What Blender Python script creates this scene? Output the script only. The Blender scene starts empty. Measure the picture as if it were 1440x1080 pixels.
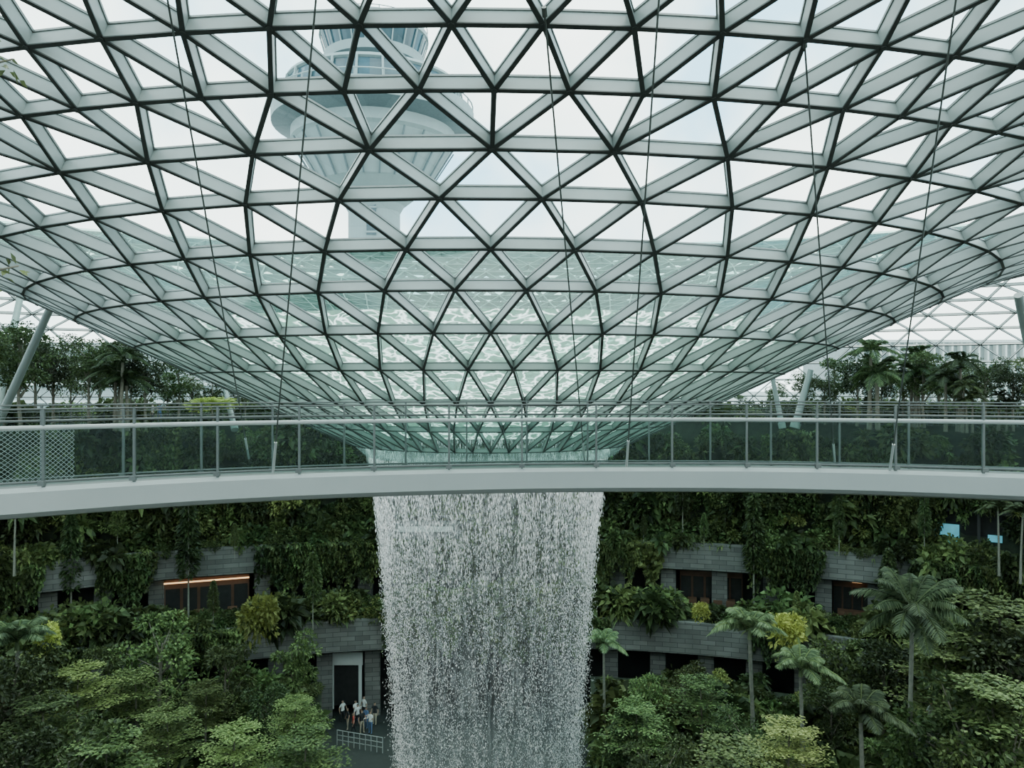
import bpy, math, random
import numpy as np
from mathutils import Vector, Matrix
random.seed(7); np.random.seed(7)
R=random.random
def U(a,b): return a+(b-a)*random.random()
F=1080.0
def W(px,py,d): return Vector(((px-720)/F*d, d, (540-py)/F*d))
X0=-1.0; YC=36.0; K=1.65
PH=math.atan2(-X0,YC)

# ------------------------------------------------------------ materials
def newmat(name):
    m=bpy.data.materials.new(name); m.use_nodes=True
    nt=m.node_tree; nt.nodes.clear()
    out=nt.nodes.new('ShaderNodeOutputMaterial')
    return m,nt,out
def N(nt,t,**kw):
    n=nt.nodes.new(t)
    for k,v in kw.items(): setattr(n,k,v)
    return n
def simple(name,col,rough=.5,metal=0,var=.12,scale=3.0,emis=None,es=0,bump=0):
    m,nt,out=newmat(name)
    b=N(nt,'ShaderNodeBsdfPrincipled')
    b.inputs['Roughness'].default_value=rough; b.inputs['Metallic'].default_value=metal
    tc=N(nt,'ShaderNodeTexCoord'); nz=N(nt,'ShaderNodeTexNoise'); nz.inputs['Scale'].default_value=scale
    nz.inputs['Detail'].default_value=4
    nt.links.new(tc.outputs['Object'],nz.inputs['Vector'])
    r=N(nt,'ShaderNodeValToRGB'); r.color_ramp.elements[0].position=.3; r.color_ramp.elements[1].position=.7
    r.color_ramp.elements[0].color=(*[c*(1-var) for c in col],1)
    r.color_ramp.elements[1].color=(*[min(1,c*(1+var)) for c in col],1)
    nt.links.new(nz.outputs['Fac'],r.inputs[0]); nt.links.new(r.outputs[0],b.inputs['Base Color'])
    if emis:
        b.inputs['Emission Color'].default_value=(*emis,1); b.inputs['Emission Strength'].default_value=es
    if bump:
        bp=N(nt,'ShaderNodeBump'); bp.inputs['Strength'].default_value=bump
        nt.links.new(nz.outputs['Fac'],bp.inputs['Height']); nt.links.new(bp.outputs[0],b.inputs['Normal'])
    nt.links.new(b.outputs[0],out.inputs[0]); return m
def glassmat(name,tint,refl,reflcol=(1,1,1),rough=.03,frost=0.0,frostcol=(.8,.9,.88)):
    m,nt,out=newmat(name)
    t=N(nt,'ShaderNodeBsdfTransparent'); t.inputs[0].default_value=(*tint,1)
    g=N(nt,'ShaderNodeBsdfGlossy'); g.inputs[0].default_value=(*reflcol,1); g.inputs['Roughness'].default_value=rough
    lw=N(nt,'ShaderNodeLayerWeight'); lw.inputs[0].default_value=.35
    mp=N(nt,'ShaderNodeMath',operation='MULTIPLY'); mp.inputs[1].default_value=refl
    ad=N(nt,'ShaderNodeMath',operation='ADD'); ad.inputs[1].default_value=refl*.35
    nt.links.new(lw.outputs['Fresnel'],mp.inputs[0]); nt.links.new(mp.outputs[0],ad.inputs[0])
    mx=N(nt,'ShaderNodeMixShader'); nt.links.new(ad.outputs[0],mx.inputs[0])
    nt.links.new(t.outputs[0],mx.inputs[1]); nt.links.new(g.outputs[0],mx.inputs[2])
    last=mx
    if frost>0:
        d=N(nt,'ShaderNodeBsdfTranslucent'); d.inputs[0].default_value=(*frostcol,1)
        tc=N(nt,'ShaderNodeTexCoord'); nz=N(nt,'ShaderNodeTexNoise'); nz.inputs['Scale'].default_value=.4
        nt.links.new(tc.outputs['Object'],nz.inputs[0])
        mm=N(nt,'ShaderNodeMath',operation='MULTIPLY'); mm.inputs[1].default_value=frost*2
        nt.links.new(nz.outputs['Fac'],mm.inputs[0])
        m2=N(nt,'ShaderNodeMixShader'); nt.links.new(mm.outputs[0],m2.inputs[0])
        nt.links.new(mx.outputs[0],m2.inputs[1]); nt.links.new(d.outputs[0],m2.inputs[2]); last=m2
    nt.links.new(last.outputs[0],out.inputs[0]); return m
def leafmat(name,dark,light,transl=.25,rough=.45):
    m,nt,out=newmat(name)
    geo=N(nt,'ShaderNodeNewGeometry'); oi=N(nt,'ShaderNodeObjectInfo')
    r=N(nt,'ShaderNodeValToRGB'); r.color_ramp.elements[0].color=(*dark,1); r.color_ramp.elements[1].color=(*light,1)
    nt.links.new(geo.outputs['Random Per Island'],r.inputs[0])
    mul=N(nt,'ShaderNodeHueSaturation'); mul.inputs['Saturation'].default_value=.88
    mr=N(nt,'ShaderNodeMapRange'); mr.inputs['To Min'].default_value=.42; mr.inputs['To Max'].default_value=1.6
    nt.links.new(oi.outputs['Random'],mr.inputs['Value']); nt.links.new(mr.outputs[0],mul.inputs['Value'])
    mr2=N(nt,'ShaderNodeMapRange'); mr2.inputs['To Min'].default_value=.455; mr2.inputs['To Max'].default_value=.51
    m3=N(nt,'ShaderNodeMath',operation='FRACT'); m4=N(nt,'ShaderNodeMath',operation='MULTIPLY'); m4.inputs[1].default_value=7.3
    nt.links.new(oi.outputs['Random'],m4.inputs[0]); nt.links.new(m4.outputs[0],m3.inputs[0]); nt.links.new(m3.outputs[0],mr2.inputs['Value'])
    nt.links.new(mr2.outputs[0],mul.inputs['Hue'])
    nt.links.new(r.outputs[0],mul.inputs['Color'])
    b=N(nt,'ShaderNodeBsdfPrincipled'); b.inputs['Roughness'].default_value=rough
    b.inputs['Specular IOR Level'].default_value=.3
    t=N(nt,'ShaderNodeBsdfTranslucent')
    nt.links.new(mul.outputs[0],b.inputs['Base Color']); nt.links.new(mul.outputs[0],t.inputs[0])
    mx=N(nt,'ShaderNodeMixShader'); mx.inputs[0].default_value=transl
    nt.links.new(b.outputs[0],mx.inputs[1]); nt.links.new(t.outputs[0],mx.inputs[2])
    nt.links.new(mx.outputs[0],out.inputs[0]); return m

M_beam=simple('beam_white_paint',(.27,.30,.285),.45,0,.05)
M_flange=simple('beam_dark_gasket',(.03,.034,.03),.5,0,.1)
M_glass=glassmat('roof_glass',(.88,.955,.93),.06,(.9,1,.97))
M_rail=simple('rail_steel',(.12,.13,.125),.45,.3,.08)
M_hand=simple('handrail_pale',(.44,.46,.445),.35,.2,.05)
M_fascia=simple('bridge_painted_steel',(.35,.37,.36),.5,0,.04,.6)
M_deck=simple('bridge_decking',(.12,.13,.125),.7)
M_railglass=glassmat('balustrade_glass',(.70,.81,.78),.07,(.8,.95,.95),.04)
M_cable=simple('cable_steel',(.08,.09,.08),.4,.4)
M_conc=simple('tower_concrete',(.24,.30,.305),.8,0,.05,.2)
M_concd=simple('tower_dark_panel',(.10,.14,.155),.6)
M_twin=simple('tower_window',(.03,.07,.09),.15,0,.2,.5)
M_soil=simple('soil',(.03,.04,.024),.95,0,.4,2,bump=.4)
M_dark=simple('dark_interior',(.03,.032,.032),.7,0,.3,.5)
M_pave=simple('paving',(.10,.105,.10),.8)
M_paved=simple('dark_paving',(.035,.04,.038),.5)  # concourse floor, darker and smoother than the park paving
M_ground=simple('outside_ground',(.22,.25,.24),.9,0,.1,.05)
M_bark=simple('bark',(.17,.15,.115),.9,0,.25,6,bump=.3)
M_barkl=simple('palm_bark',(.22,.215,.175),.9,0,.2,6)
M_white=simple('white_paint',(.6,.63,.61),.5,0,.03)
M_col=simple('column_paint',(.32,.36,.35),.45,0,.04)
M_warm=simple('warm_light',(.9,.5,.2),.5,0,.02,3,(1,.6,.28),1.8)
M_blue=simple('blue_screen',(.1,.4,.5),.4,0,.6,.8,(.15,.6,.75),.5)
M_wood=simple('wood_panel',(.12,.06,.035),.6)
M_shopd=simple('shop_dark_glass',(.03,.03,.03),.25)
M_leafd=leafmat('leaf_dark',(.020,.038,.012),(.085,.135,.040))
M_leafm=leafmat('leaf_mid',(.035,.065,.018),(.15,.225,.06))
M_leafl=leafmat('leaf_light',(.08,.125,.028),(.26,.34,.09),.32)
M_leafy=leafmat('leaf_yellow',(.19,.25,.03),(.42,.50,.09),.35)
M_palm=leafmat('leaf_palm',(.055,.10,.04),(.20,.28,.125))
def brickmat():
    m,nt,out=newmat('stone_cladding')
    tc=N(nt,'ShaderNodeTexCoord'); sp=N(nt,'ShaderNodeSeparateXYZ'); cb=N(nt,'ShaderNodeCombineXYZ')
    nt.links.new(tc.outputs['Object'],sp.inputs[0]); nt.links.new(sp.outputs[0],cb.inputs[0]); nt.links.new(sp.outputs[2],cb.inputs[1])
    br=N(nt,'ShaderNodeTexBrick'); br.inputs['Scale'].default_value=1
    br.inputs['Color1'].default_value=(.12,.12,.11,1); br.inputs['Color2'].default_value=(.22,.22,.20,1)
    br.inputs['Mortar'].default_value=(.06,.06,.058,1); br.inputs['Mortar Size'].default_value=.02
    br.inputs['Brick Width'].default_value=1.1; br.inputs['Row Height'].default_value=.36
    nt.links.new(cb.outputs[0],br.inputs['Vector'])
    nz=N(nt,'ShaderNodeTexNoise'); nz.inputs['Scale'].default_value=.6; nz.inputs['Detail'].default_value=5
    nt.links.new(tc.outputs['Object'],nz.inputs[0])
    mx=N(nt,'ShaderNodeMixRGB',blend_type='MULTIPLY'); mx.inputs[0].default_value=.7
    nt.links.new(br.outputs['Color'],mx.inputs[1]); nt.links.new(nz.outputs['Fac'],mx.inputs[2])
    g=N(nt,'ShaderNodeGamma'); g.inputs[1].default_value=.85; nt.links.new(mx.outputs[0],g.inputs[0])
    b=N(nt,'ShaderNodeBsdfPrincipled'); b.inputs['Roughness'].default_value=.8
    nt.links.new(g.outputs[0],b.inputs['Base Color']); nt.links.new(b.outputs[0],out.inputs[0]); return m
M_stone=brickmat()
def watermat():
    m,nt,out=newmat('flowing_water_film')
    tc=N(nt,'ShaderNodeTexCoord')
    nz=N(nt,'ShaderNodeTexNoise'); nz.inputs['Scale'].default_value=.9; nz.inputs['Detail'].default_value=3
    nt.links.new(tc.outputs['Object'],nz.inputs[0])
    mixv=N(nt,'ShaderNodeVectorMath',operation='MULTIPLY_ADD'); mixv.inputs[1].default_value=(1.6,1.6,1.6)
    nt.links.new(nz.outputs['Color'],mixv.inputs[0]); nt.links.new(tc.outputs['Object'],mixv.inputs[2])
    sc=N(nt,'ShaderNodeVectorMath',operation='MULTIPLY'); sc.inputs[1].default_value=(.8,1.0,2.4)
    nt.links.new(mixv.outputs[0],sc.inputs[0])
    vo=N(nt,'ShaderNodeTexVoronoi',feature='DISTANCE_TO_EDGE'); vo.inputs['Scale'].default_value=1.6
    nt.links.new(sc.outputs[0],vo.inputs[0])
    r=N(nt,'ShaderNodeValToRGB'); r.color_ramp.elements[0].position=.0; r.color_ramp.elements[0].color=(1,1,1,1)
    r.color_ramp.elements[1].position=.12; r.color_ramp.elements[1].color=(0,0,0,1)
    nt.links.new(vo.outputs['Distance'],r.inputs[0])
    col=N(nt,'ShaderNodeMixRGB'); col.inputs[1].default_value=(.22,.34,.27,1); col.inputs[2].default_value=(.95,1,.96,1)
    nt.links.new(r.outputs[0],col.inputs[0])
    tl=N(nt,'ShaderNodeBsdfTranslucent'); df=N(nt,'ShaderNodeBsdfDiffuse')
    nt.links.new(col.outputs[0],tl.inputs[0]); nt.links.new(col.outputs[0],df.inputs[0])
    a=N(nt,'ShaderNodeMixShader'); a.inputs[0].default_value=.15
    nt.links.new(tl.outputs[0],a.inputs[1]); nt.links.new(df.outputs[0],a.inputs[2])
    tr=N(nt,'ShaderNodeBsdfTransparent'); tr.inputs[0].default_value=(.52,.68,.60,1)
    mr=N(nt,'ShaderNodeMapRange'); mr.inputs['To Min'].default_value=.5; mr.inputs['To Max'].default_value=.95
    nt.links.new(r.outputs[0],mr.inputs['Value'])
    mx=N(nt,'ShaderNodeMixShader'); nt.links.new(mr.outputs[0],mx.inputs[0])
    nt.links.new(tr.outputs[0],mx.inputs[1]); nt.links.new(a.outputs[0],mx.inputs[2])
    nt.links.new(mx.outputs[0],out.inputs[0]); return m
M_water=watermat()
def fallmat():
    m,nt,out=newmat('falling_water_sheet')
    tc=N(nt,'ShaderNodeTexCoord')
    sc=N(nt,'ShaderNodeVectorMath',operation='MULTIPLY'); sc.inputs[1].default_value=(9,9,.8)
    nt.links.new(tc.outputs['Object'],sc.inputs[0])
    nz=N(nt,'ShaderNodeTexNoise'); nz.inputs['Scale'].default_value=1; nz.inputs['Detail'].default_value=6; nz.inputs['Roughness'].default_value=.75
    nt.links.new(sc.outputs[0],nz.inputs[0])
    mr=N(nt,'ShaderNodeMapRange'); mr.inputs['From Min'].default_value=.5; mr.inputs['From Max'].default_value=.8
    mr.inputs['To Min'].default_value=.03; mr.inputs['To Max'].default_value=.45
    nt.links.new(nz.outputs['Fac'],mr.inputs['Value'])
    tl=N(nt,'ShaderNodeBsdfTranslucent'); tl.inputs[0].default_value=(.95,.97,.97,1)
    df=N(nt,'ShaderNodeBsdfDiffuse'); df.inputs[0].default_value=(.95,.97,.97,1)
    a=N(nt,'ShaderNodeMixShader'); nt.links.new(tl.outputs[0],a.inputs[1]); nt.links.new(df.outputs[0],a.inputs[2])
    tr=N(nt,'ShaderNodeBsdfTransparent'); mx=N(nt,'ShaderNodeMixShader')
    nt.links.new(mr.outputs[0],mx.inputs[0]); nt.links.new(tr.outputs[0],mx.inputs[1]); nt.links.new(a.outputs[0],mx.inputs[2])
    nt.links.new(mx.outputs[0],out.inputs[0]); return m
M_fall=fallmat()
def dropmat():
    m,nt,out=newmat('water_droplet')
    geo=N(nt,'ShaderNodeNewGeometry')
    r=N(nt,'ShaderNodeValToRGB'); r.color_ramp.elements[0].color=(.6,.61,.60,1); r.color_ramp.elements[1].color=(1,1,.98,1)
    nt.links.new(geo.outputs['Random Per Island'],r.inputs[0])
    tl=N(nt,'ShaderNodeBsdfTranslucent'); df=N(nt,'ShaderNodeBsdfDiffuse')
    nt.links.new(r.outputs[0],tl.inputs[0]); nt.links.new(r.outputs[0],df.inputs[0])
    a=N(nt,'ShaderNodeMixShader'); nt.links.new(tl.outputs[0],a.inputs[1]); nt.links.new(df.outputs[0],a.inputs[2])
    nt.links.new(a.outputs[0],out.inputs[0]); return m
M_drop=dropmat()

# ------------------------------------------------------------ mesh builder
class MB:
    def __init__(s): s.v=[]; s.f=[]; s.m=[]
    def add(s,vs,fs,mat=0):
        o=len(s.v); s.v.extend(vs); s.f.extend([tuple(i+o for i in f) for f in fs]); s.m.extend([mat]*len(fs))
    def box(s,p,q,w,h,up=Vector((0,0,1)),mat=0,off=0):
        p=Vector(p);q=Vector(q); d=(q-p).normalized(); sd=d.cross(up)
        if sd.length<1e-5: sd=d.cross(Vector((1,0,0)))
        sd.normalize(); u=sd.cross(d).normalized()
        a=sd*(w/2); vs=[]
        for e in (p,q):
            vs+= [e-a+u*off, e+a+u*off, e+a+u*(off+h), e-a+u*(off+h)]
        s.add([tuple(x) for x in vs],[(0,1,2,3),(7,6,5,4),(0,4,5,1),(1,5,6,2),(2,6,7,3),(3,7,4,0)],mat)
    def cube(s,c,sz,mat=0,rz=0):
        cx,cy,cz=c; a,b,h=[x/2 for x in sz]; vs=[]
        cr,sr=math.cos(rz),math.sin(rz)
        for z in (-h,h):
            for x,y in ((-a,-b),(a,-b),(a,b),(-a,b)):
                vs.append((cx+x*cr-y*sr,cy+x*sr+y*cr,cz+z))
        s.add(vs,[(3,2,1,0),(4,5,6,7),(0,1,5,4),(1,2,6,5),(2,3,7,6),(3,0,4,7)],mat)
    def tube(s,pts,rad,n=8,mat=0,cap=True):
        pts=[Vector(p) for p in pts]
        if not hasattr(rad,'__len__'): rad=[rad]*len(pts)
        vs=[];fs=[]
        ref=Vector((0,0,1))
        if abs((pts[-1]-pts[0]).normalized().z)>.8: ref=Vector((1,0,0))
        for i,p in enumerate(pts):
            d=(pts[min(i+1,len(pts)-1)]-pts[max(i-1,0)]).normalized()
            a=d.cross(ref).normalized(); b=d.cross(a)
            for j in range(n):
                t=2*math.pi*j/n; vs.append(tuple(p+a*(math.cos(t)*rad[i])+b*(math.sin(t)*rad[i])))
        for i in range(len(pts)-1):
            for j in range(n):
                k=(j+1)%n; fs.append((i*n+j,i*n+k,(i+1)*n+k,(i+1)*n+j))
        if cap: fs.append(tuple(range(n-1,-1,-1))); fs.append(tuple((len(pts)-1)*n+j for j in range(n)))
        s.add(vs,fs,mat)
    def lathe(s,prof,c,n=48,mats=None,mat=0):
        vs=[]
        for r,z in prof:
            for j in range(n):
                t=2*math.pi*j/n; vs.append((c[0]+r*math.cos(t),c[1]+r*math.sin(t),c[2]+z))
        base=len(s.v); s.v.extend(vs)
        for i in range(len(prof)-1):
            for j in range(n):
                k=(j+1)%n; s.f.append((base+i*n+j,base+i*n+k,base+(i+1)*n+k,base+(i+1)*n+j)); s.m.append(mats[i] if mats else mat)
    def leaf(s,b,d,L,Wd,mat=0,droop=.15,side=None):
        if side is None:
            side=d.cross(Vector((U(-1,1),U(-1,1),U(.2,1))))
            if side.length<1e-3: side=Vector((1,0,0))
        side=side.normalized()
        mid=b+d*(L*.45); tip=b+d*L-Vector((0,0,L*droop))
        s.add([tuple(b),tuple(mid+side*Wd/2),tuple(tip),tuple(mid-side*Wd/2)],[(0,1,2),(0,2,3)],mat)
    def mesh(s,name,mats,smooth=False):
        me=bpy.data.meshes.new(name); me.from_pydata(s.v,[],s.f)
        for m in mats: me.materials.append(m)
        me.polygons.foreach_set('material_index',s.m)
        if smooth: me.polygons.foreach_set('use_smooth',[True]*len(s.f))
        me.update(); return me
    def obj(s,name,mats,parent=None,smooth=False):
        o=bpy.data.objects.new(name,s.mesh(name,mats,smooth)); bpy.context.collection.objects.link(o)
        if parent: o.parent=parent
        return o
def empty(name,loc=(0,0,0)):
    e=bpy.data.objects.new(name,None); e.location=loc; bpy.context.collection.objects.link(e); return e
def inst(name,me,loc,rz=0,s=1,parent=None,rot=None):
    o=bpy.data.objects.new(name,me); bpy.context.collection.objects.link(o)
    o.location=loc; o.rotation_euler=rot if rot else (0,0,rz); o.scale=(s,s,s) if not hasattr(s,'__len__') else s
    if parent: o.parent=parent
    return o

# ------------------------------------------------------------ roof shell
def zprof(r):
    if r<=25: return .48*r-5.8
    if r<=44:
        t=(r-25)/19; z0,z1,m0,m1=6.2,13.6,.48*19,0
        return (2*t**3-3*t**2+1)*z0+(t**3-2*t**2+t)*m0+(-2*t**3+3*t**2)*z1+(t**3-t**2)*m1
    t=min(1,(r-44)/23); return -4+17.6*math.sqrt(max(0,1-t**2.2))
def kx(r):
    t=max(0,min(1,(r-19)/12)); return 1+.45*t*t*(3-2*t)
def S(r,phi):
    a=phi; dx=math.sin(a); dy=-math.cos(a)
    c,s_=math.cos(PH),math.sin(PH)
    x=dx*c-dy*s_; y=dx*s_+dy*c
    return Vector((X0+x*r*kx(r),YC+y*r,zprof(r)))
def Sn(r,phi):
    e=1e-3
    a=S(r+e,phi)-S(r-e,phi); b=S(r,phi+e)-S(r,phi-e)
    n=b.cross(a)
    if n.length<1e-9: return Vector((0,0,1))
    n.normalize()
    if r<60 and n.z<0: n=-n
    if r>=60:
        out=Vector((S(r,phi).x-X0,S(r,phi).y-YC,0))
        if n.dot(out)<0: n=-n
    return n
rings1=[6.6,8.5,10.6,12.97,15.0,16.95,18.5,20.1,21.4]
rings2=[22.7,23.9,25.0,26.4,28.0,29.7,31.5,33.3,35.2,37.1,39,41,43,45.2,47.4,49.6,51.8,54,56,58,59.9,61.6,63.1,64.4,65.5,66.3,66.8,67]
roof=empty('glass_roof')
beams=MB(); glass=MB()
def nodes(r,n,half): return [(r,2*math.pi*(j+.5*half)/n) for j in range(n)]
levels=[]
for i,r in enumerate(rings1): levels.append((nodes(r,60,i%2),60,i%2))
for i,r in enumerate(rings2): levels.append((nodes(r,120,i%2),120,i%2))
cache={}
def pn(nd):
    if nd not in cache: cache[nd]=(S(*nd),Sn(*nd))
    return cache[nd]
def BDr(r): return .33 if r>19 else .33-.17*(19-r)/12.4
def beam(a,b,wide=.075):
    p,n1=pn(a);q,n2=pn(b); n=(n1+n2).normalized()
    r=(a[0]+b[0])/2; k=1.0 if r>18 else .58+.42*(r-6.6)/11.4
    h=BDr(r)
    beams.box(p,q,(wide-.02)*k,h*.86,n,0,0.0); beams.box(p,q,(wide+.010)*k,.028,n,1,-.028)
    beams.box(p,q,(wide+.02)*k,h*.14,n,2,h*.86)
def panel(a,b,c):
    vs=[tuple(pn(x)[0]+pn(x)[1]*BDr(x[0])) for x in (a,b,c)]
    glass.add(vs,[(0,1,2)])
for li,(nd,n,half) in enumerate(levels):
    for j in range(n): beam(nd[j],nd[(j+1)%n],.075 if li<12 else .1)
    if li+1<len(levels):
        nu,n2,h2=levels[li+1]
        if n2==n:
            for j in range(n):
                if half==0: a,b=(j-1)%n,j
                else: a,b=j,(j+1)%n
                beam(nd[j],nu[a]); beam(nd[j],nu[b])
                panel(nd[j],nu[a],nu[b])
                panel(nd[j],nu[b],nd[(j+1)%n])
        else:
            for j in range(n):
                c=2*j
                for q in (c-1,c,c+1): beam(nd[j],nu[q%n2])
                panel(nd[j],nu[(c-1)%n2],nu[c]); panel(nd[j],nu[c],nu[(c+1)%n2]); panel(nd[j],nu[(c+1)%n2],nd[(j+1)%n])
beams.obj('steel_beams',[M_beam,M_flange,simple('glazing_bead',(.15,.17,.16),.4)],roof)
glass.obj('glass_panes',[M_glass],roof)
hub=MB()
for li,(nd,n,half) in enumerate(levels[:16]):
    for a in nd:
        p,nn=pn(a)
        if p.y<YC: hub.tube([p-nn*.05,p+nn*.02],.058 if a[0]>16 else .04,6)
hub.obj('node_connectors',[M_flange],roof)

nseg=120
def film(name,rs,lift,mat,parent,a0=0,a1=2*math.pi):
    wf=MB(); vs=[];fs=[]
    for r in rs:
        for j in range(nseg+1):
            p=S(r,a0+(a1-a0)*j/nseg); vs.append((p.x,p.y,p.z+lift))
    m_=nseg+1
    for i in range(len(rs)-1):
        for j in range(nseg): fs.append((i*m_+j,i*m_+j+1,(i+1)*m_+j+1,(i+1)*m_+j))
    wf.add(vs,fs); wf.obj(name,[mat],parent,True)
oc=empty('oculus_water_funnel')
film('water_film',[6.5,8,10,12,13.8,15.2],.55,M_water,oc)
film('far_roof_haze_film',[15.2,17,19,21,23,25,28,31,34,38,42,44],.55,glassmat('haze_tint',(.72,.86,.82),.05,(.9,1,1),.1,.14,(.55,.74,.70)),oc,math.radians(115),math.radians(245))  # added film: far roof haze put into its teal tint and frost
col=MB()
col.lathe([(6.45,-2.5),(6.3,-2.75),(5.8,-3.2),(5.7,-3.2),(6.3,-2.6),(6.35,-2.5)],(X0,YC,0),96)
col.obj('oculus_collar',[glassmat('acrylic_collar',(.72,.80,.78),.05,frost=.08,frostcol=(.6,.68,.66))],oc,True)

# ------------------------------------------------------------ waterfall
def fallr(z):
    t=(-3-z)/23.0; t=max(0,min(1,t))
    return 5.62-1.95*(t**.68)
nd=125000
z=-3.0-np.random.rand(nd)*23.2
th=np.random.rand(nd)*2*np.pi
rr=np.array([fallr(a) for a in z])+np.random.randn(nd)*(.04+.15*np.clip((-3-z)/12,0,1))
lump=np.sin(th*23+np.sin(z*.35)*2)+np.sin(th*57+z*.2)+np.sin(th*9+z*.9)*.6
keep=(np.random.rand(nd)<np.clip(.55+.30*lump,.08,1))
z,th,rr=z[keep],th[keep],rr[keep]; nd=len(z)
x=X0-.1+rr*np.cos(th); y=YC+rr*np.sin(th)
hw=np.random.uniform(.008,.020,nd)+.018*(np.random.rand(nd)<.05); hl=np.random.uniform(.02,.06,nd)*(1+3.2*np.clip((z+10)/7,0,1)); tw=np.random.rand(nd)*6.28
V=np.zeros((nd,5,3))
V[:,0]=np.stack([x,y,z+hl],1); V[:,4]=np.stack([x,y,z-hl*.8],1)
for k in range(3):
    V[:,k+1]=np.stack([x+hw*np.cos(tw+k*2.094),y+hw*np.sin(tw+k*2.094),z-hl*.3],1)
fb=np.array([[0,1,2],[0,2,3],[0,3,1],[4,2,1],[4,3,2],[4,1,3]])
Fc=(fb[None]+np.arange(nd)[:,None,None]*5).reshape(-1,3)
me=bpy.data.meshes.new('droplets'); me.vertices.add(nd*5); me.vertices.foreach_set('co',V.ravel())
me.loops.add(len(Fc)*3); me.loops.foreach_set('vertex_index',Fc.ravel().astype(np.int32))
me.polygons.add(len(Fc)); me.polygons.foreach_set('loop_start',np.arange(0,len(Fc)*3,3,dtype=np.int32))
me.update(calc_edges=True); me.materials.append(M_drop)
wfall=empty('waterfall'); o=bpy.data.objects.new('droplets',me); bpy.context.collection.objects.link(o); o.parent=wfall
sh=MB(); sh.lathe([(fallr(zz_),zz_) for zz_ in np.linspace(-2.9,-26,30)],(X0-.1,YC,0),96)
sh.obj('water_sheet',[M_fall],wfall,True)

# ------------------------------------------------------------ terraces
def P(b,th,z,k=K): return Vector((X0+k*b*math.sin(th),YC+b*math.cos(th),z))
def sweep(name,prof,mats,t0=-180,t1=180,n=160,parent=None):
    mb=MB(); vs=[]
    for b,z in prof:
        for j in range(n+1):
            vs.append(tuple(P(b,math.radians(t0+(t1-t0)*j/n),z)))
    fs=[]
    for i in range(len(prof)-1):
        for j in range(n): fs.append((i*(n+1)+j,i*(n+1)+j+1,(i+1)*(n+1)+j+1,(i+1)*(n+1)+j))
    mb.add(vs,fs); return mb.obj(name,mats,parent)
def th_at(px,b):
    best=None
    for i in range(-1200,1200):
        t=i/1000; p=P(b,t,0); e=abs(720+F*p.x/p.y-px)
        if best is None or e<best[0]: best=(e,t)
    return best[1]
def tang(b,t):
    p=P(b,t+.01,0)-P(b,t-.01,0); return math.atan2(p.y,p.x)
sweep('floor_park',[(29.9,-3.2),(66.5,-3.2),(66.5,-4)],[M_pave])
sweep('ground',[(66.6,-4.2),(400,-4.2)],[M_ground])
sweep('wall_green',[(30,-3.15),(29.6,-12.9),(27.4,-13.1)],[M_soil])
sweep('planter_wall',[(27.7,-13.0),(27.7,-12.75),(27.3,-12.75),(27.3,-14.9),(27.5,-15.0)],[M_stone])
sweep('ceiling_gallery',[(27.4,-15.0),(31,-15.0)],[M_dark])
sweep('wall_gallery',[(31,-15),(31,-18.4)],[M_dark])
sweep('floor_gallery',[(31,-18.4),(24.3,-18.4)],[M_soil])
sweep('planter_wall',[(24.6,-18.4),(24.6,-18.2),(24.2,-18.2),(24.2,-20.6),(24.4,-20.7)],[M_stone])
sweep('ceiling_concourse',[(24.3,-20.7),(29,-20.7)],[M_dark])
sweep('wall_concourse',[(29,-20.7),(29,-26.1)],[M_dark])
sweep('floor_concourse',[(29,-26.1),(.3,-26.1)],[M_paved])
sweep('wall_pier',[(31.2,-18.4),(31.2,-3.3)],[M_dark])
pil=MB()
for i in range(-14,15):
    t=i*.09+.03
    for (b,z0,z1) in ((28.4,-18.4,-15),(25.6,-26.1,-20.7)):
        c=P(b,t,(z0+z1)/2); pil.cube(tuple(c),(1.2,.8,z1-z0),0,tang(b,t))
pil.obj('gallery_columns',[M_stone])
def shop(name,px,w,b,z0,z1,mat,strip=1.0):
    t=th_at(px,b); c=P(b,t,(z0+z1)/2); mb=MB(); a=tang(b,t); ca,sa=math.cos(a),math.sin(a)
    def L(lx,ly,lz): return (c.x+lx*ca-ly*sa,c.y+lx*sa+ly*ca,c.z+lz)
    h=z1-z0
    mb.cube(L(0,0,0),(w,.2,h),0,a)
    for k in range(5): mb.cube(L(-w/2+w*(k+.5)/5,-.2,-.25),(w/5*.82,.1,h*.68),2,a)
    if strip: mb.cube(L(0,-.35,h/2-.25),(w*strip,.1,.10),1,a)
    for k in range(4): mb.cube(L(-w/2+w*(k+1)/5,-1.0,-h/2+.4),(.7,.7,.75),0,a)
    mb.obj(name,[M_wood,mat,M_shopd])
shop('shop_front',292,6.2,28.0,-18.2,-15.1,M_warm)
shop('shop_front',1000,5,29.2,-18.2,-15.1,M_warm,0)
shop('shop_front',1205,3.5,29.2,-18.2,-15.1,M_warm,.2)
shop('shop_front',20,5,26.5,-26,-21.2,M_warm,.5)
sg=MB(); c=W(487,926,60.5); sg.cube(tuple(c),(2.6,.15,1.0),0); sg.cube((c.x-1.1,c.y,c.z-2.2),(.25,.15,3.5),0); sg.cube((c.x+1.1,c.y,c.z-2.2),(.25,.15,3.5),0)
sg.cube((c.x,c.y+.25,c.z-2.1),(2.0,.1,3.3),1)
sg.obj('kiosk_sign',[M_white,M_shopd])
b_=29.5; t=th_at(1372,b_); c=P(b_,t,0); c.z=(540-748)/F*c.y; a=tang(b_,t); ca,sa=math.cos(a),math.sin(a)
ap=MB()
def L2(lx,ly,lz): return (c.x+lx*ca-ly*sa,c.y+lx*sa+ly*ca,c.z+lz)
ap.cube(L2(0,0,1.55),(6.2,1.4,.2),0,a); ap.cube(L2(0,0,-1.55),(6.2,1.4,.2),0,a)
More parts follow.
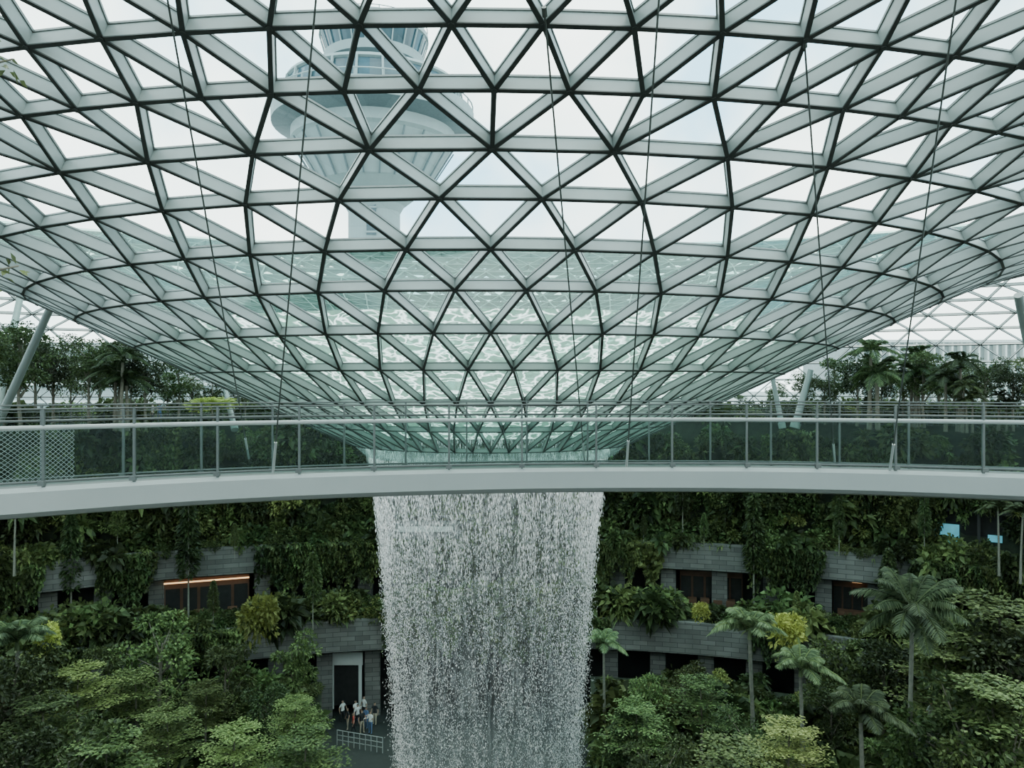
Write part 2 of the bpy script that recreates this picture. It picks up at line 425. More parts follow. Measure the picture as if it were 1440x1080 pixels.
for q in (-3.0,0.2,3.0): ap.cube(L2(q,0,0),(.2,1.4,3.1),0,a)
ap.cube(L2(0,.3,0),(6.0,.2,3.0),2,a)
ap.cube(L2(-1.9,.1,-.35),(1.7,.1,1.5),1,a); ap.cube(L2(1.2,.1,-.4),(.9,.1,.5),1,a)
ap.obj('aquarium_window',[M_dark,M_blue,M_shopd])
ap=MB(); c=W(600,745,63.5); ap.cube((c.x,c.y,c.z),(5.5,1.5,1.3),0); ap.cube((c.x,c.y-.8,c.z+.2),(4.5,.2,.4),1)
ap.obj('balcony_window',[M_stone,M_white])
pr=MB(); prev=None
for i in range(-70,71):
    t=i*.0175; p=P(30.2,t,-3.2); pr.tube([p,p+Vector((0,0,1.15))],.03,5)
    if prev is not None:
        for h in (.35,.6,.85,1.15): pr.tube([prev+Vector((0,0,h)),p+Vector((0,0,h))],.018 if h<1.1 else .035,5)
    prev=p
pr.obj('park_railing',[M_rail])

# ------------------------------------------------------------ footbridge
bp=[(-26,2),(-16.5,10.4),(-9.9,14.8),(-5.67,17.1),(0,18.5),(6.2,18.6),(11.5,17.3),(18,14.6),(27,9)]
def cr(p0,p1,p2,p3,t):
    return [.5*((2*b)+(-a+c)*t+(2*a-5*b+4*c-d)*t*t+(-a+3*b-3*c+d)*t**3) for a,b,c,d in zip(p0,p1,p2,p3)]
crv=[]
for i in range(1,len(bp)-2):
    for k in range(24): crv.append(Vector((*cr(bp[i-1],bp[i],bp[i+1],bp[i+2],k/24),0)))
crv.append(Vector((*bp[-2],0)))
def offs(crv,d):
    o=[]
    for i,p in enumerate(crv):
        t=(crv[min(i+1,len(crv)-1)]-crv[max(i-1,0)]).normalized(); n=Vector((-t.y,t.x,0)); o.append(p+n*d)
    return o
BW=3.5
bridge=empty('footbridge')
mb=MB()
sec=[(.16,-2.32),(.16,-2.05),(0,-2.05),(-.06,-2.12),(-.06,-2.52),(.12,-2.63),(1.2,-2.80),(2.6,-2.80),(BW-.1,-2.72),(BW+.06,-2.6),(BW+.06,-2.38),(BW,-2.32)]
rows=[offs(crv,s) for s,_ in sec]
vs=[];fs=[];m=len(crv)
for (s_,z_),row in zip(sec,rows): vs+=[(p.x,p.y,z_) for p in row]
for i in range(len(sec)-1):
    for j in range(m-1): fs.append((i*m+j,i*m+j+1,(i+1)*m+j+1,(i+1)*m+j))
mb.add(vs,fs,0)
mb.add([(p.x,p.y,-2.32) for p in rows[0]]+[(p.x,p.y,-2.32) for p in rows[-1]],[(j,j+1,m+j+1,m+j) for j in range(m-1)],1)
mb.obj('deck',[M_fascia,M_deck],bridge,False)
def V3(p,z): return Vector((p.x,p.y,z))
def resample(c,step):
    out=[c[0]]; acc=0
    for a,b in zip(c[:-1],c[1:]):
        L=(b-a).length; acc+=L
        if acc>=step: out.append(b); acc=0
    return out
for nm,edge in (('near',offs(crv,.08)),('far',offs(crv,BW-.08))):
    g=MB(); r=MB(); zb=-2.0 if nm=='near' else -2.28
    g.add([(p.x,p.y,zb) for p in edge]+[(p.x,p.y,-.92) for p in edge],[(j,j+1,m+j+1,m+j) for j in range(m-1)])
    g.obj('balustrade_glass_'+nm,[M_railglass],bridge)
    r.tube([V3(p,-.87) for p in edge],.05 if nm=='near' else .03,8,1 if nm=='near' else 0)
    r.tube([V3(p,-.50) for p in edge],.022,6,0)
    r.tube([V3(p,-.66) for p in edge],.010,6,0)
    r.tube([V3(p,zb+.06) for p in edge],.03,6,0)
    for p in resample(edge,1.62):
        r.box(V3(p,zb-.05),V3(p,-.49),.045,.06,Vector((0,1,0)),0,-.03)
        r.cube((p.x,p.y-.06,zb+.03),(.13,.08,.09),0)
    r.obj('railing_'+nm,[M_rail,M_hand],bridge)
net=MB()
ed=[p for p in offs(crv,BW-.25) if p.x<-10.3 and p.x>-18]
for j in range(0,len(ed)-1):
    for k in range(12):
        dz=.105; z0=-2.28+k*dz
        mid=V3((ed[j]+ed[j+1])/2,0)
        for (A,B) in ((ed[j],mid),(mid,ed[j+1])):
            for sgn in (1,-1):
                net.box(V3(A,z0 if sgn>0 else z0+dz),V3(B,z0+dz if sgn>0 else z0),.008,.008)
net.obj('net_panel',[M_hand],bridge)

def cable(b,t,rad=.016):
    mb=MB(); mb.tube([b,t],rad,6,0)
    d=(t-b).normalized()
    mb.tube([b,b+d*.9],.03,8,1); mb.tube([t-d*.15,t],.04,6,0)
    mb.obj('suspension_cable',[M_cable,M_hand])
def roofpt(px,py):
    d=W(px,py,1.0)
    for i in range(400,3000):
        s_=i/100; p=d*s_
        lx=p.x-X0; ly=p.y-YC
        r=math.hypot(lx,ly)
        for _ in range(6): r=math.hypot(lx/kx(r),ly)
        if p.z>=zprof(r) and r<44: return p
    return d*12
cable(W(384,664,17.25),roofpt(446,-20)); cable(W(881,656,18.7),roofpt(928,-20)); cable(W(1251,664,18.2),roofpt(1347,-20))
cable(W(350,645,20.6),roofpt(232,-20)); cable(W(822,648,22.0),roofpt(765,10)); cable(W(1174,650,21.6),roofpt(1131,55))

# ------------------------------------------------------------ control tower
tw=MB(); C=(-24.2,135,0)
s=.125
def zz(y): return (540-y)*s
prof=[(4.5,-4.2),(4.5,zz(300)),(5.2,zz(290)),(9.5,zz(262)),(13.6,zz(208)),(14.2,zz(204)),(14.2,zz(190)),(17.4,zz(182)),(17.5,zz(160)),(15.4,zz(156)),(14.8,zz(130)),(15.2,zz(128)),(15.0,zz(124)),(5.5,zz(120)),(5.5,zz(99)),(8.6,zz(96)),(8.7,zz(84)),(8.2,zz(83)),(9.2,zz(58)),(9.5,zz(57)),(9.4,zz(50)),(7.6,zz(46)),(7.4,zz(38)),(.1,zz(35))]
mats=[0,0,0,0,0,0,1,0,0,2,0,0,1,0,0,0,0,2,0,0,0,0,0]
tw.lathe(prof,C,48,mats)
for i in range(24):
    a=2*math.pi*i/24; ca,sa=math.cos(a),math.sin(a)
    tw.box((C[0]+15.6*ca,C[1]+15.6*sa,zz(157)),(C[0]+15.0*ca,C[1]+15.0*sa,zz(129)),.35,.35,Vector((ca,sa,0)),0)
    tw.box((C[0]+8.3*ca,C[1]+8.3*sa,zz(84)),(C[0]+9.3*ca,C[1]+9.3*sa,zz(58)),.2,.2,Vector((ca,sa,0)),0)
    tw.box((C[0]+5.6*ca,C[1]+5.6*sa,zz(119)),(C[0]+5.6*ca,C[1]+5.6*sa,zz(99)),.4,.3,Vector((ca,sa,0)),1)
    tw.box((C[0]+9.6*ca,C[1]+9.6*sa,zz(263)),(C[0]+14.0*ca,C[1]+14.0*sa,zz(208)),.25,.25,Vector((ca,sa,0)),1)
    tw.tube([(C[0]+17.3*ca,C[1]+17.3*sa,zz(160)),(C[0]+17.3*ca,C[1]+17.3*sa,zz(151))],.12,5,0)
    tw.tube([(C[0]+9.3*ca,C[1]+9.3*sa,zz(50)),(C[0]+9.3*ca,C[1]+9.3*sa,zz(42))],.08,5,0)
for i in range(48):
    a,b=2*math.pi*i/48,2*math.pi*(i+1)/48
    tw.tube([(C[0]+17.3*math.cos(a),C[1]+17.3*math.sin(a),zz(151)),(C[0]+17.3*math.cos(b),C[1]+17.3*math.sin(b),zz(151))],.12,5,0,False)
    tw.tube([(C[0]+9.3*math.cos(a),C[1]+9.3*math.sin(a),zz(42)),(C[0]+9.3*math.cos(b),C[1]+9.3*math.sin(b),zz(42))],.08,5,0,False)
for i in range(9):
    dx=U(-6.5,6.5); h=U(1,2.6); dy=U(-4,3)
    tw.tube([(C[0]+dx,C[1]+dy,zz(37)),(C[0]+dx,C[1]+dy,zz(37)+h)],.1,5,1)
tw.cube((C[0]+.3,C[1]-4.5,zz(305)),(1.6,.3,8),2)
for i in range(6): tw.cube((C[0]+.3,C[1]-4.62,zz(350)+i*2.1),(1.9,.3,.3),0)
tw.obj('control_tower',[M_conc,M_concd,M_twin])

tb=MB(); tb.cube((86,118,1),(75,20,10.4),0)
for i in range(60): tb.cube((49+i*1.25,107.6,1),(.25,.8,10),1)
for i in range(4): tb.cube((86,107.3,-3+i*3),(75,.5,.35),1)
tb.obj('carpark_building',[simple('facade_grey',(.28,.32,.32),.8),M_white])
tb=MB(); tb.cube((-75,140,1),(60,20,12),0)
for i in range(4): tb.cube((-75,129.6,-3+i*3),(60,.5,.5),1)
tb.obj('terminal_building',[simple('facade_pale',(.3,.34,.34),.8),M_white])

def column(px0,py0,px1,py1,d0,d1,rad):
    mb=MB(); a=W(px0,py0,d0); b=W(px1,py1,d1); mb.tube([a,b],[rad*1.05,rad*.8],16)
    mb.tube([a+(b-a).normalized()*-.1,a+(b-a).normalized()*.3],rad*1.4,16)
    mb.obj('roof_column',[M_col])
column(-8,607,72,430,50,44,.26); column(-10,600,28,420,52,60,.3)
column(1118,600,1140,520,60,60,.28); column(1100,600,1085,525,60,60,.2)
column(1470,600,1432,415,50,44,.3)
column(330,603,305,500,58,62,.2)

# ------------------------------------------------------------ plants
def rdir(zmin=-1):
    while True:
        v=Vector((U(-1,1),U(-1,1),U(zmin,1)))
        if .1<v.length<1: return v.normalized()
def bush(n,Rad,L,Wd,mats,flat=.8,blobs=7,droop=.2):
    mb=MB()
    cs=[(Vector((U(-.6,.6)*Rad,U(-.6,.6)*Rad,U(.0,.7)*Rad*flat)),U(.35,.6)*Rad) for _ in range(blobs)]
    for i in range(n):
        c,r=random.choice(cs); d=rdir(-.5); p=c+Vector((d.x,d.y,d.z*flat))*(r*(.6+.4*R()))
        dd=(d+rdir()*.6).normalized(); mb.leaf(p,dd,L*U(.6,1.3),Wd*U(.7,1.2),0,droop)
    return mb.mesh('bush',mats)
def straps(n,L,Wd,mats,up=1.0):
    mb=MB()
    for i in range(n):
        a=U(0,6.283); el=U(.25,1.3)*up; d=Vector((math.cos(a)*math.cos(el),math.sin(a)*math.cos(el),math.sin(el))); l=L*U(.7,1.1)
        side=Vector((-math.sin(a),math.cos(a),0)); pts=[]
        for k in range(5):
            t=k/4; pts.append(d*(l*t)-Vector((0,0,l*.55*t*t)))
        ws=[.4,1,.9,.6,.02]; vs=[]
        for p,w in zip(pts,ws): vs+= [tuple(p+side*Wd*w/2),tuple(p-side*Wd*w/2)]
        mb.add(vs,[(2*k,2*k+1,2*k+3,2*k+2) for k in range(4)])
    return mb.mesh('strap_plant',mats)
def frond(mb,base,a,el,L,lw,nl=22,mat=0,drop=.75):
    h=Vector((math.cos(a),math.sin(a),0)); side=Vector((-math.sin(a),math.cos(a),0)); pts=[]
    for k in range(nl+1):
        t=k/nl; pts.append(base+h*(L*math.cos(el)*(t-.12*t*t))+Vector((0,0,L*(math.sin(el)*t-drop*t*t*.7))))
    mb.tube(pts[::3]+[pts[-1]],[.035]*len(pts[::3])+[.01],4,1,False)
    for k in range(2,nl+1):
        t=k/nl; d=(pts[k]-pts[k-1]).normalized(); ll=lw*math.sin(math.pi*min(1,.15+t*.85))**.6+.05
        for s_ in (1,-1):
            for rep in (0,.5):
                b=pts[k]-d*(L/nl*rep); dd=(side*s_+d*.6-Vector((0,0,U(.15,.5)))).normalized()
                mb.leaf(b,dd,ll*U(.85,1.1),L/nl*.7,mat,.18,d)
def palm(H,L,n,mats,lw=.6,drop=.75,multi=1):
    mb=MB()
    for q in range(multi):
        ox,oy=(0,0) if multi==1 else (U(-.9,.9),U(-.9,.9)); h=H*(1 if q==0 else U(.55,.95))
        lean=U(-.04,.04)*h
        mb.tube([(ox,oy,0),(ox+lean*.3,oy,h*.5),(ox+lean,oy,h)],[.17,.12,.10],8,2)
        mb.tube([(ox+lean,oy,h),(ox+lean,oy,h+.8)],[.13,.05],8,0)
        for i in range(n):
            frond(mb,Vector((ox+lean,oy,h+.5)),2.399*i+U(-.2,.2),U(.05,1.15),L*U(.85,1.1),lw,20,0,drop)
    return mb.mesh('palm',mats)
def layered(H,Rad,tiers,mats,L=.28,n=1500,lo=.66):
    mb=MB(); mb.tube([(0,0,0),(.1,.05,H*.5),(0,0,H)],[.14,.09,.03],7,1)
    for t in range(tiers):
        f=t/(tiers-1); zt=H*(lo+(1-lo)*f); rt=Rad*(1.0-.5*f**1.5)*U(.9,1.1); nb=8
        for b in range(nb):
            a=2*math.pi*b/nb+t*1.1+U(-.2,.2); e=Vector((math.cos(a)*rt*U(.7,1.1),math.sin(a)*rt*U(.7,1.1),zt+U(-.05,.3)))
            mb.tube([(0,0,zt-.4),tuple(e)],[.04,.012],4,1,False)
            for k in range(n//(tiers*nb)):
                u=math.sqrt(R()); c=Vector((0,0,zt-.15))*(1-u)+e*u; sp=rt*.28*(u+.2)
                p=c+Vector((U(-sp,sp),U(-sp,sp),U(-.05,.10)))
                aa=U(0,6.28); mb.leaf(p,Vector((math.cos(aa),math.sin(aa),U(-.2,.3))).normalized(),L*U(.6,1.2),L*.6,0,.12,Vector((-math.sin(aa),math.cos(aa),U(-.25,.25))))
    return mb.mesh('layered_tree',mats)
def tree(H,Rad,mats,clumps=14,n=2600,L=.26,trunkf=.45):
    mb=MB(); mb.tube([(0,0,0),(U(-.2,.2),U(-.2,.2),H*trunkf*.6),(U(-.2,.2),0,H*.8)],[.16,.12,.05],7,1)
    cs=[]
    for i in range(clumps):
        zc=U(trunkf,.93)*H; rz=Rad*math.sqrt(max(.1,1-((zc/H-.66)/.4)**2)); a=U(0,6.28); r=rz*U(.2,.85)
        c=Vector((math.cos(a)*r,math.sin(a)*r,zc)); cs.append((c,U(.28,.5)*Rad)); mb.tube([(0,0,zc-.22*H*U(.5,1)),tuple(c)],[.06,.02],4,1,False)
    for i in range(n):
        c,r=random.choice(cs); d=rdir(-.6); p=c+Vector((d.x,d.y,d.z*.6))*r*(.5+.5*R())
        mb.leaf(p,(d+rdir()*.8).normalized(),L*U(.6,1.3),L*.55,0,.2)
    return mb.mesh('tree',mats)
def column_tree(H,Rad,mats,n=1500):
    mb=MB(); mb.tube([(0,0,0),(0,0,H)],[.07,.03],6,1)
    for i in range(n):
        t=U(.3,1)**.8; a=U(0,6.28); r=Rad*math.sin(math.pi*min(.97,.1+.9*(t-.25)/.75))*math.sqrt(R())
        p=Vector((math.cos(a)*r,math.sin(a)*r,t*H+.15*math.sin(t*30)))
        mb.leaf(p,(Vector((math.cos(a),math.sin(a),U(-.6,.6)))).normalized(),U(.2,.42),.17,0,.35)
    return mb.mesh('slender_tree',mats)
def vine(mats,w=2.2,h=3.0,n=800):
    mb=MB()
    for i in range(n):
        x=U(-w/2,w/2); z=-(h*R()**1.2)*(.7+.3*math.sin(x*4)); p=Vector((x,U(-.35,.05)-.15*math.sin(x*5+z*2),z))
        mb.leaf(p,Vector((U(-.5,.5),U(-1,-.1),U(-.9,.3))).normalized(),U(.15,.32),U(.12,.22),0,.3)
    return mb.mesh('vine',mats)
bushes=[bush(1100,1.3,.24,.13,[M_leafd]),bush(1100,1.3,.22,.14,[M_leafm]),bush(900,1.2,.30,.18,[M_leafd],1.0),
        bush(260,1.25,.75,.48,[M_leafd],.8,6,.35),bush(260,1.2,.66,.42,[M_leafm],1.0,6,.35),bush(420,1.3,.5,.3,[M_leafm],1.3,8,.3),bush(900,1.1,.26,.15,[M_leafl])]
strp=[straps(70,1.7,.13,[M_leafm]),straps(90,1.3,.09,[M_leafl]),straps(34,1.6,.32,[M_leafm],1.1)]
vines=[vine([M_leafd]),vine([M_leafm])]
palms=[palm(10,3.7,20,[M_palm,M_leafm,M_barkl],.75,.6),palm(8,2.9,18,[M_palm,M_leafm,M_barkl],.55,.8),palm(5,2.5,11,[M_leafm,M_leafm,M_barkl],.5,.8,3),palm(5,2.5,11,[M_leafd,M_leafd,M_bark],.5,.8,3)]
lays=[layered(9,2.9,3,[M_leafl,M_bark],.24,3600,.74),layered(7,2.6,3,[M_leafm,M_bark],.24,3000,.68)]
trees=[tree(8,2.1,[M_leafd,M_bark]),tree(7,2.3,[M_leafm,M_bark],16),tree(9,1.9,[M_leafm,M_bark],18,3000,.3,.3),tree(8,2.5,[M_leafd,M_bark],16,4200,.22,.42)]
slims=[column_tree(8,.75,[M_leafm,M_barkl]),column_tree(9,.6,[M_leafd,M_barkl])]

plant=empty('terrace_planting')
def put(me,loc,s=1,tilt=0):
    inst('shrub',me,loc,s=s,parent=plant,rot=(U(-tilt,tilt),U(-tilt,tilt),U(0,6.28)))
def pxof(p): return 720+F*p.x/p.y if p.y>1 else 9999
TH=1.15
for i in range(300):
    t=U(-TH,TH); put(random.choice(bushes[:4]+strp[:1]),P(U(30.8,37),t,-3.1+U(0,.2)),U(.7,1.3))
for i in range(640):
    t=U(-TH,TH); z=U(-12.6,-3.6); b=29.3-.4*(-z/12); p=P(b,t,z-.4)
    q=pxof(p); yy=540-F*p.z/p.y
    if 1315<q<1425 and 715<yy<790: continue
    put(random.choice(bushes[:6] if R()<.7 else strp+[bushes[6]]),p,U(.65,1.2),.4)
for i in range(150):
    t=U(-TH,TH); z=U(-9.5,-3.4); p=P(29.0,t,z); q=pxof(p); yy=540-F*p.z/p.y
    if 1310<q<1430 and 670<yy<790: continue
    inst('vine',random.choice(vines),p,s=U(.9,1.5),parent=plant,rz=tang(29,t))
for i in range(330):
    t=U(-TH,TH); put(random.choice(bushes+strp+strp),P(U(27.5,29),t,-13.0+U(-.1,.4)),U(.5,1.1))
bare=[(60,150),(205,375),(915,1060),(1140,1300)]
for i in range(260):
    t=U(-TH,TH); p=P(27.2,t,-12.7)
    if any(a<pxof(p)<b for a,b in bare): continue
    inst('vine',random.choice(vines),p,s=U(.7,1.35),parent=plant,rz=tang(27,t))
open1=[(215,355),(945,1055),(1140,1240)]
for i in range(480):
    t=U(-TH,TH); p=P(U(24.8,27.0),t,-18.3+U(0,.3)); q=pxof(p)
    s_=U(.8,1.5)
    if any(a<q<b for a,b in open1): s_=U(.4,.7)
    put(random.choice(bushes+strp),p,s_)
bare2=[(100,250),(330,540),(850,1215)]
for i in range(230):
    t=U(-TH,TH); p=P(24.1,t,-18.1); q=pxof(p)
    if any(a<q<b for a,b in bare2) and R()<.92: continue
    inst('vine',random.choice(vines),p,s=U(.7,1.25),parent=plant,rz=tang(24,t))
bank=MB(); n=60
pr_=[(24.0,-26.0),(23.8,-22.6),(19,-23.4),(14,-24.8),(10.5,-26.05)]
for side in (0,1):
    vs=[]
    for b,z_ in pr_:
        a0,a1=(-1.9,th_at(452,b)) if side==0 else (th_at(830,b),1.9)
        for j in range(n+1): vs.append(tuple(P(b,a0+(a1-a0)*j/n,z_)))
    bank.add(vs,[(i*(n+1)+j,i*(n+1)+j+1,(i+1)*(n+1)+j+1,(i+1)*(n+1)+j) for i in range(4) for j in range(n)])
bank.obj('planting_bank',[M_soil])
def bankz(b): return np.interp(b,[10.5,14,19,23.8],[-26.05,-24.8,-23.4,-22.6])
for i in range(900):
    t=U(-1.8,1.8); b=math.sqrt(U(11**2,23.6**2)); p=P(b,t,0); q=pxof(p)
    if 440<q<850: continue
    p.z=bankz(b)+U(0,.6); put(random.choice(bushes+strp+bushes[3:]),p,U(.8,1.8) if b<20 else U(.6,1.1))
def place(name,me,px,pytop,d,H,base=-24,maxs=2.2):
    top=(540-pytop)/F*d; h=top-base; s_=h/H
    p=Vector(((px-720)/F*d,d,base)); s_=max(.3,min(maxs,s_))
    inst(name,me,p,U(0,6.28),s_)
for px,py,d,k in ((1278,828,40,0),(1060,868,46,1),(1130,925,43,1),(1215,985,37,1),(850,895,52,1),(30,880,44,1),(1405,705,52,1),(1435,745,50,1),(20,735,52,1)):
    base=-24 if py>800 else -13
    top=(540-py)/F*d; H=11.4 if k==0 else 9.2; q=(top-base)/H
    inst('palm_tree',palms[k],Vector(((px-720)/F*d,d,base)),U(0,6.28),(1,1,q) if k==0 else max(.55,q))
for px,py,d,k in ((110,940,44,0),(235,1000,40,0),(415,985,44,0),(330,1025,38,0),(1110,1020,38,0),(985,955,46,1),(1405,845,44,1),(1395,960,38,1),(60,985,40,1),(190,945,47,1),(290,965,47,1),(150,1040,36,1),(430,1035,38,1),(1030,1045,36,1),(895,990,44,1),(1330,910,44,1)):
    place('layered_tree',lays[k],px,py,d,9.2 if k==0 else 7.2)
for px,py,d,k in ((20,905,42,3),(150,905,50,0),(225,868,51,1),(320,900,50,0),(412,885,51,2),(910,940,48,2),(960,930,51,1),(1180,890,50,1),(1240,900,48,0),(1340,860,45,2),(1430,870,42,0),(1350,960,38,1),(1420,1000,36,1),(880,1000,44,0),(1050,1000,42,3),(375,960,47,0),(100,1020,36,1),(1170,960,46,0),(30,1020,37,0),(1250,1010,40,2),(930,1040,38,3)):
    place('broadleaf_tree',trees[k],px,py,d,[8,7,9,8][k])
for px,py,d,b,k in ((165,700,58,-13,0),(265,690,58,-18.3,1),(100,720,56,-18.3,1),(330,735,57,-13,0),(440,775,57,-18.3,0),(300,815,57,-18.3,0),(1060,690,60,-18.3,1),(990,720,60,-13,0),(1180,700,58,-13,1),(1250,770,56,-18.3,0),(1300,690,56,-13,1),(905,740,62,-13,0),(450,720,62,-13,1),(1120,830,57,-18.3,0),(1020,640,62,-13,1),(960,650,62,-13,1)):
    place('slender_tree',slims[k],px,py,d,8 if k==0 else 9,b,1.6)
yb=bush(900,1.3,.34,.2,[M_leafy],1.2,8)
def shrub(px,py,d,sc): inst('golden_shrub',yb,W(px,py,d),U(0,6),sc)
shrub(360,882,50.0,(.9,.9,1.3)); shrub(1112,895,50,(1.0,1.0,1.0)); shrub(300,572,57,(2.0,1,.45)); shrub(700,575,70,.5); shrub(65,905,46,(.6,.6,.7)); shrub(985,865,55,(.5,.5,.6)); shrub(1195,585,62,(1.2,.6,.5)); shrub(1060,590,66,(1,.6,.4))
for px,py,d,k in ((30,455,52,0),(75,470,56,3),(125,468,54,3),(165,475,58,0),(205,485,54,3),(250,500,58,0),(300,515,60,0),(345,530,62,3),(-20,460,50,3),(390,555,62,3),(15,500,60,0),(100,500,62,3),(235,520,62,0),
                  (50,462,60,3),(140,480,62,3),(185,505,60,3),(270,525,63,3),(330,545,64,0),(5,450,56,3),
                  (1090,535,64,3),(1130,520,66,3),(1175,500,62,0),(1205,490,58,3),(1300,490,56,0),(1340,505,58,0),(1385,495,56,3),(1425,505,52,3),(1040,555,64,0),(1460,490,50,0),(1240,510,64,3),(1160,520,60,3),(1270,505,60,3),(1320,500,62,3),(1365,510,62,3),(1225,530,56,0)):
    place('park_tree',trees[k],px,py,d,[8,7,9,8][k],-3.2)
for px,py,d in ((1245,470,54),(1275,480,57),(1330,490,52),(175,480,53),(1370,530,50),(1410,545,52)):
    top=(540-py)/F*d; inst('palm_tree',palms[3],Vector(((px-720)/F*d,d,-3.2)),U(0,6),(top+3.2)/6.6)
ft=MB(); q0=Vector((-4.5,5.3,-3.2))
ft.lathe([(.28,0),(.36,.5),(.33,.5),(.3,.42),(.0,.42)],q0,20,mat=2)
ft.tube([q0+Vector((0,0,.4)),Vector((-4.5,5.3,-.5)),Vector((-4.4,5.3,1.6)),Vector((-4.4,5.3,3.0))],[.08,.06,.045,.02],8,1)
for e in [Vector((-3.34,5.2,.80)),Vector((-3.38,5.2,2.2)),Vector((-5.2,5.0,1.2)),Vector((-4.9,6,2.0)),Vector((-4.6,4.6,2.6)),Vector((-3.9,5.6,3.4)),Vector((-5.1,5.6,3.0))]:
    b0=Vector((-4.42,5.3,e.z-.35)); ft.tube([b0,(b0+e)/2+Vector((0,0,.08)),e],[.02,.014,.006],6,1)
    for k in range(46):
        t=U(.55,1.0); p=b0*(1-t)+e*t+Vector((U(-.10,.06),U(-.12,.12),U(-.10,.10))); ft.leaf(p,rdir(-.4),U(.06,.11),.035,0,.2)
ft.obj('potted_tree',[M_leafm,M_bark,M_stone])

# ------------------------------------------------------------ people
def person_mesh(shirt,pants,hair,arm=0.1,stride=.12,armf=0.0):
    V_=[];E=[];Rd=[]
    def v(x,y,z,r,par=None):
        V_.append((x,y,z)); Rd.append(r)
        if par is not None: E.append((par,len(V_)-1))
        return len(V_)-1
    pel=v(0,0,.93,.135); sp=v(0,.0,1.1,.12,pel); ch=v(0,.0,1.3,.145,sp); nk=v(0,.0,1.46,.055,ch); hd=v(0,-.02,1.56,.075,nk); h2=v(0,-.01,1.64,.09,hd); h3=v(0,0,1.70,.06,h2)
    hands=[]
    for s_ in (1,-1):
        sh_=v(s_*.17,0,1.38,.062,ch); el=v(s_*(.23+arm),.02-armf*.3,1.12+armf*.05,.044,sh_); wr=v(s_*(.24+arm),-.06-armf,.90+armf*1.0,.028,el); pm=v(s_*(.24+arm),-.08-armf*1.2,.84+armf*1.1,.032,wr); hands.append(pm)
        hp=v(s_*.10,0,.86,.095,pel); kn=v(s_*.11,-s_*stride*.5-.02,.49,.062,hp); an=v(s_*.12,-s_*stride,.09,.04,kn); v(s_*.12,-s_*stride-.14,.035,.035,an)
    me=bpy.data.meshes.new('sk'); me.from_pydata(V_,E,[]); ob=bpy.data.objects.new('sk',me); bpy.context.collection.objects.link(ob)
    ob.modifiers.new('s','SKIN')
    for i,r in enumerate(Rd): me.skin_vertices[0].data[i].radius=(r,r*(.78 if i in (0,1,2) else 1))
    me.skin_vertices[0].data[0].use_root=True
    ob.modifiers.new('d','SUBSURF').levels=1
    dg=bpy.context.evaluated_depsgraph_get(); ev=ob.evaluated_get(dg); m2=ev.to_mesh()
    mb=MB(); mb.add([tuple(q.co) for q in m2.vertices],[tuple(p.vertices) for p in m2.polygons],0)
    for i,f in enumerate(mb.f):
        c=sum((Vector(mb.v[k]) for k in f),Vector())/len(f)
        if c.z>1.47: mb.m[i]=3 if (c.z>1.66 or c.y>.02 and c.z>1.52) else 0
        elif abs(c.x)>.2 and c.z<1.22 : mb.m[i]=0
        elif c.z>.92: mb.m[i]=1
        elif c.z>.08: mb.m[i]=2
        else: mb.m[i]=3
    ev.to_mesh_clear(); bpy.data.objects.remove(ob)
    mb.tube([(0,-.09,1.61),(0,-.118,1.585)],[.008,.014],6,0)
    for s_ in (1,-1):
        mb.tube([(s_*.078,0,1.57),(s_*.09,.01,1.61)],[.012,.016],6,0); mb.cube((s_*.03,-.095,1.615),(.02,.012,.01),3)
    mb.cube((0,-.094,1.545),(.04,.012,.008),1)
    for hi in hands:
        b=Vector(V_[hi]); s_=1 if b.x>0 else -1
        for k in range(4):
            p=b+Vector((0,-.027+.018*k,-.02)); L=[.06,.075,.07,.055][k]
            mb.tube([p,p+Vector((0,-.004,-L*.5)),p+Vector((-s_*.012,-.012,-L))],[.009,.008,.006],5,0)
        mb.tube([b+Vector((-s_*.01,-.02,0)),b+Vector((-s_*.02,-.055,-.02)),b+Vector((-s_*.02,-.065,-.045))],[.011,.009,.007],5,0)
    return mb.mesh('person',[M_skin,shirt,pants,hair],True)
M_skin=simple('skin',(.5,.32,.23),.6); M_hair=simple('hair',(.02,.017,.015),.6)
cl=[simple('cloth_white',(.8,.8,.78),.9),simple('cloth_black',(.03,.03,.035),.9),simple('cloth_red',(.5,.08,.06),.9),simple('cloth_blue',(.12,.2,.36),.9),simple('cloth_beige',(.55,.46,.35),.9)]
pms=[person_mesh(cl[0],cl[1],M_hair),person_mesh(cl[1],cl[4],M_hair,.05,.05),person_mesh(cl[2],cl[1],M_hair,.08,.2),person_mesh(cl[3],cl[3],M_hair,.02,.03,.3),person_mesh(cl[0],cl[3],M_hair,.0,.02,.35)]
for px,d,k in ((489,58.0,1),(497,57.2,2),(503,58.6,0),(509,57.4,1),(515,58.2,3),(521,57.3,4),(500,59.4,4),(527,58.8,1),(482,59.3,0),(512,60,0)):
    inst('person',pms[k],Vector(((px-720)/F*d,d,-26.1)),U(-1.5,1.5),U(.94,1.05))
for px,k in ((166,0),(178,2),(192,1),(215,0),(224,3)):
    t=th_at(px,30.6); p=P(30.6,t,-3.2); inst('person',pms[k],p,U(-1,1),1.0)
inst('person',pms[0],Vector(((1309-720)/F*44,44,-19.85)),.4,1)
st=MB(); px=1310; d=44; x=(px-720)/F*d
st.cube((x,d,-19.95),(2.2,2.0,.2),0)
for i in range(14): st.cube((x-.1,d-1.1-i*.28,-20.05-i*.17),(1.8,.30,.17),0)
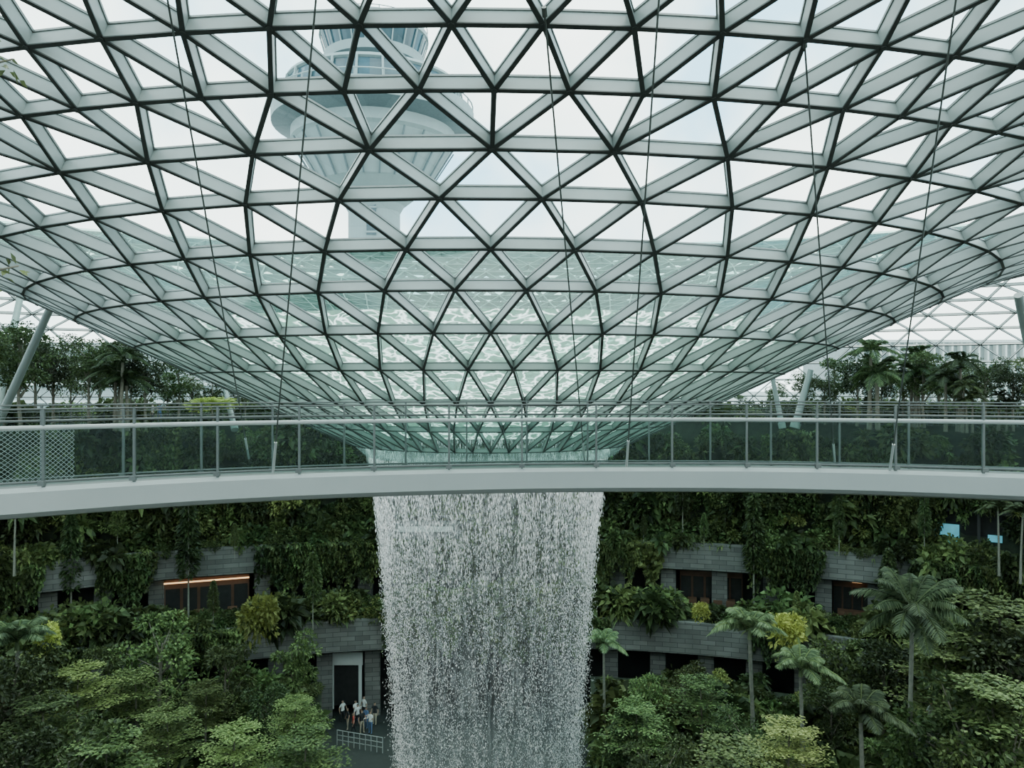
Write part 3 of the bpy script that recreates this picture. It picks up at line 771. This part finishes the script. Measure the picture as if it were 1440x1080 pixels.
for s_ in (-.95,.95): st.box((x+s_-.1,d-1,-19.0),(x+s_-.1,d-5,-21.5),.05,.05,mat=1)
st.cube((x,d+.6,-23),(2,.5,6.1),0)
st.obj('staircase',[M_stone,M_rail])
vr=MB(); prev=None
for i in range(9):
    p=Vector(((474+i*8.5-720)/F*55.5,55.5-.15*i,-26.1)); vr.tube([p,p+Vector((0,0,1.1))],.035,5)
    if prev is not None:
        for h in (.4,.75,1.1): vr.tube([prev+Vector((0,0,h)),p+Vector((0,0,h))],.025,5)
    prev=p
vr.obj('viewing_railing',[M_hand])

# ------------------------------------------------------------ world, lights, camera
w=bpy.data.worlds.new('overcast_sky'); bpy.context.scene.world=w; w.use_nodes=True; nt=w.node_tree; nt.nodes.clear()
out=N(nt,'ShaderNodeOutputWorld'); bg=N(nt,'ShaderNodeBackground'); tc=N(nt,'ShaderNodeTexCoord')
nz=N(nt,'ShaderNodeTexNoise'); nz.inputs['Scale'].default_value=3.2; nz.inputs['Detail'].default_value=5
nt.links.new(tc.outputs['Generated'],nz.inputs[0])
r=N(nt,'ShaderNodeValToRGB'); e=r.color_ramp.elements
e[0].position=.38; e[0].color=(.32,.58,.74,1); e[1].position=.54; e[1].color=(.80,.89,.88,1)
x_=e.new(.7); x_.color=(1,1,.98,1)
nt.links.new(nz.outputs['Fac'],r.inputs[0]); nt.links.new(r.outputs[0],bg.inputs[0]); bg.inputs[1].default_value=5.6
nt.links.new(bg.outputs[0],out.inputs[0])
sun=bpy.data.lights.new('sun','SUN'); sun.energy=3.2; sun.angle=math.radians(25); sun.color=(1,.97,.90)
so=bpy.data.objects.new('sun',sun); bpy.context.collection.objects.link(so); so.rotation_euler=(math.radians(-14),math.radians(12),0)
cam=bpy.data.cameras.new('camera'); cam.lens=27; cam.sensor_width=36; cam.clip_end=2000; cam.clip_start=.05
co=bpy.data.objects.new('camera',cam); bpy.context.collection.objects.link(co); co.rotation_euler=(math.radians(90),0,0)
bpy.context.scene.camera=co
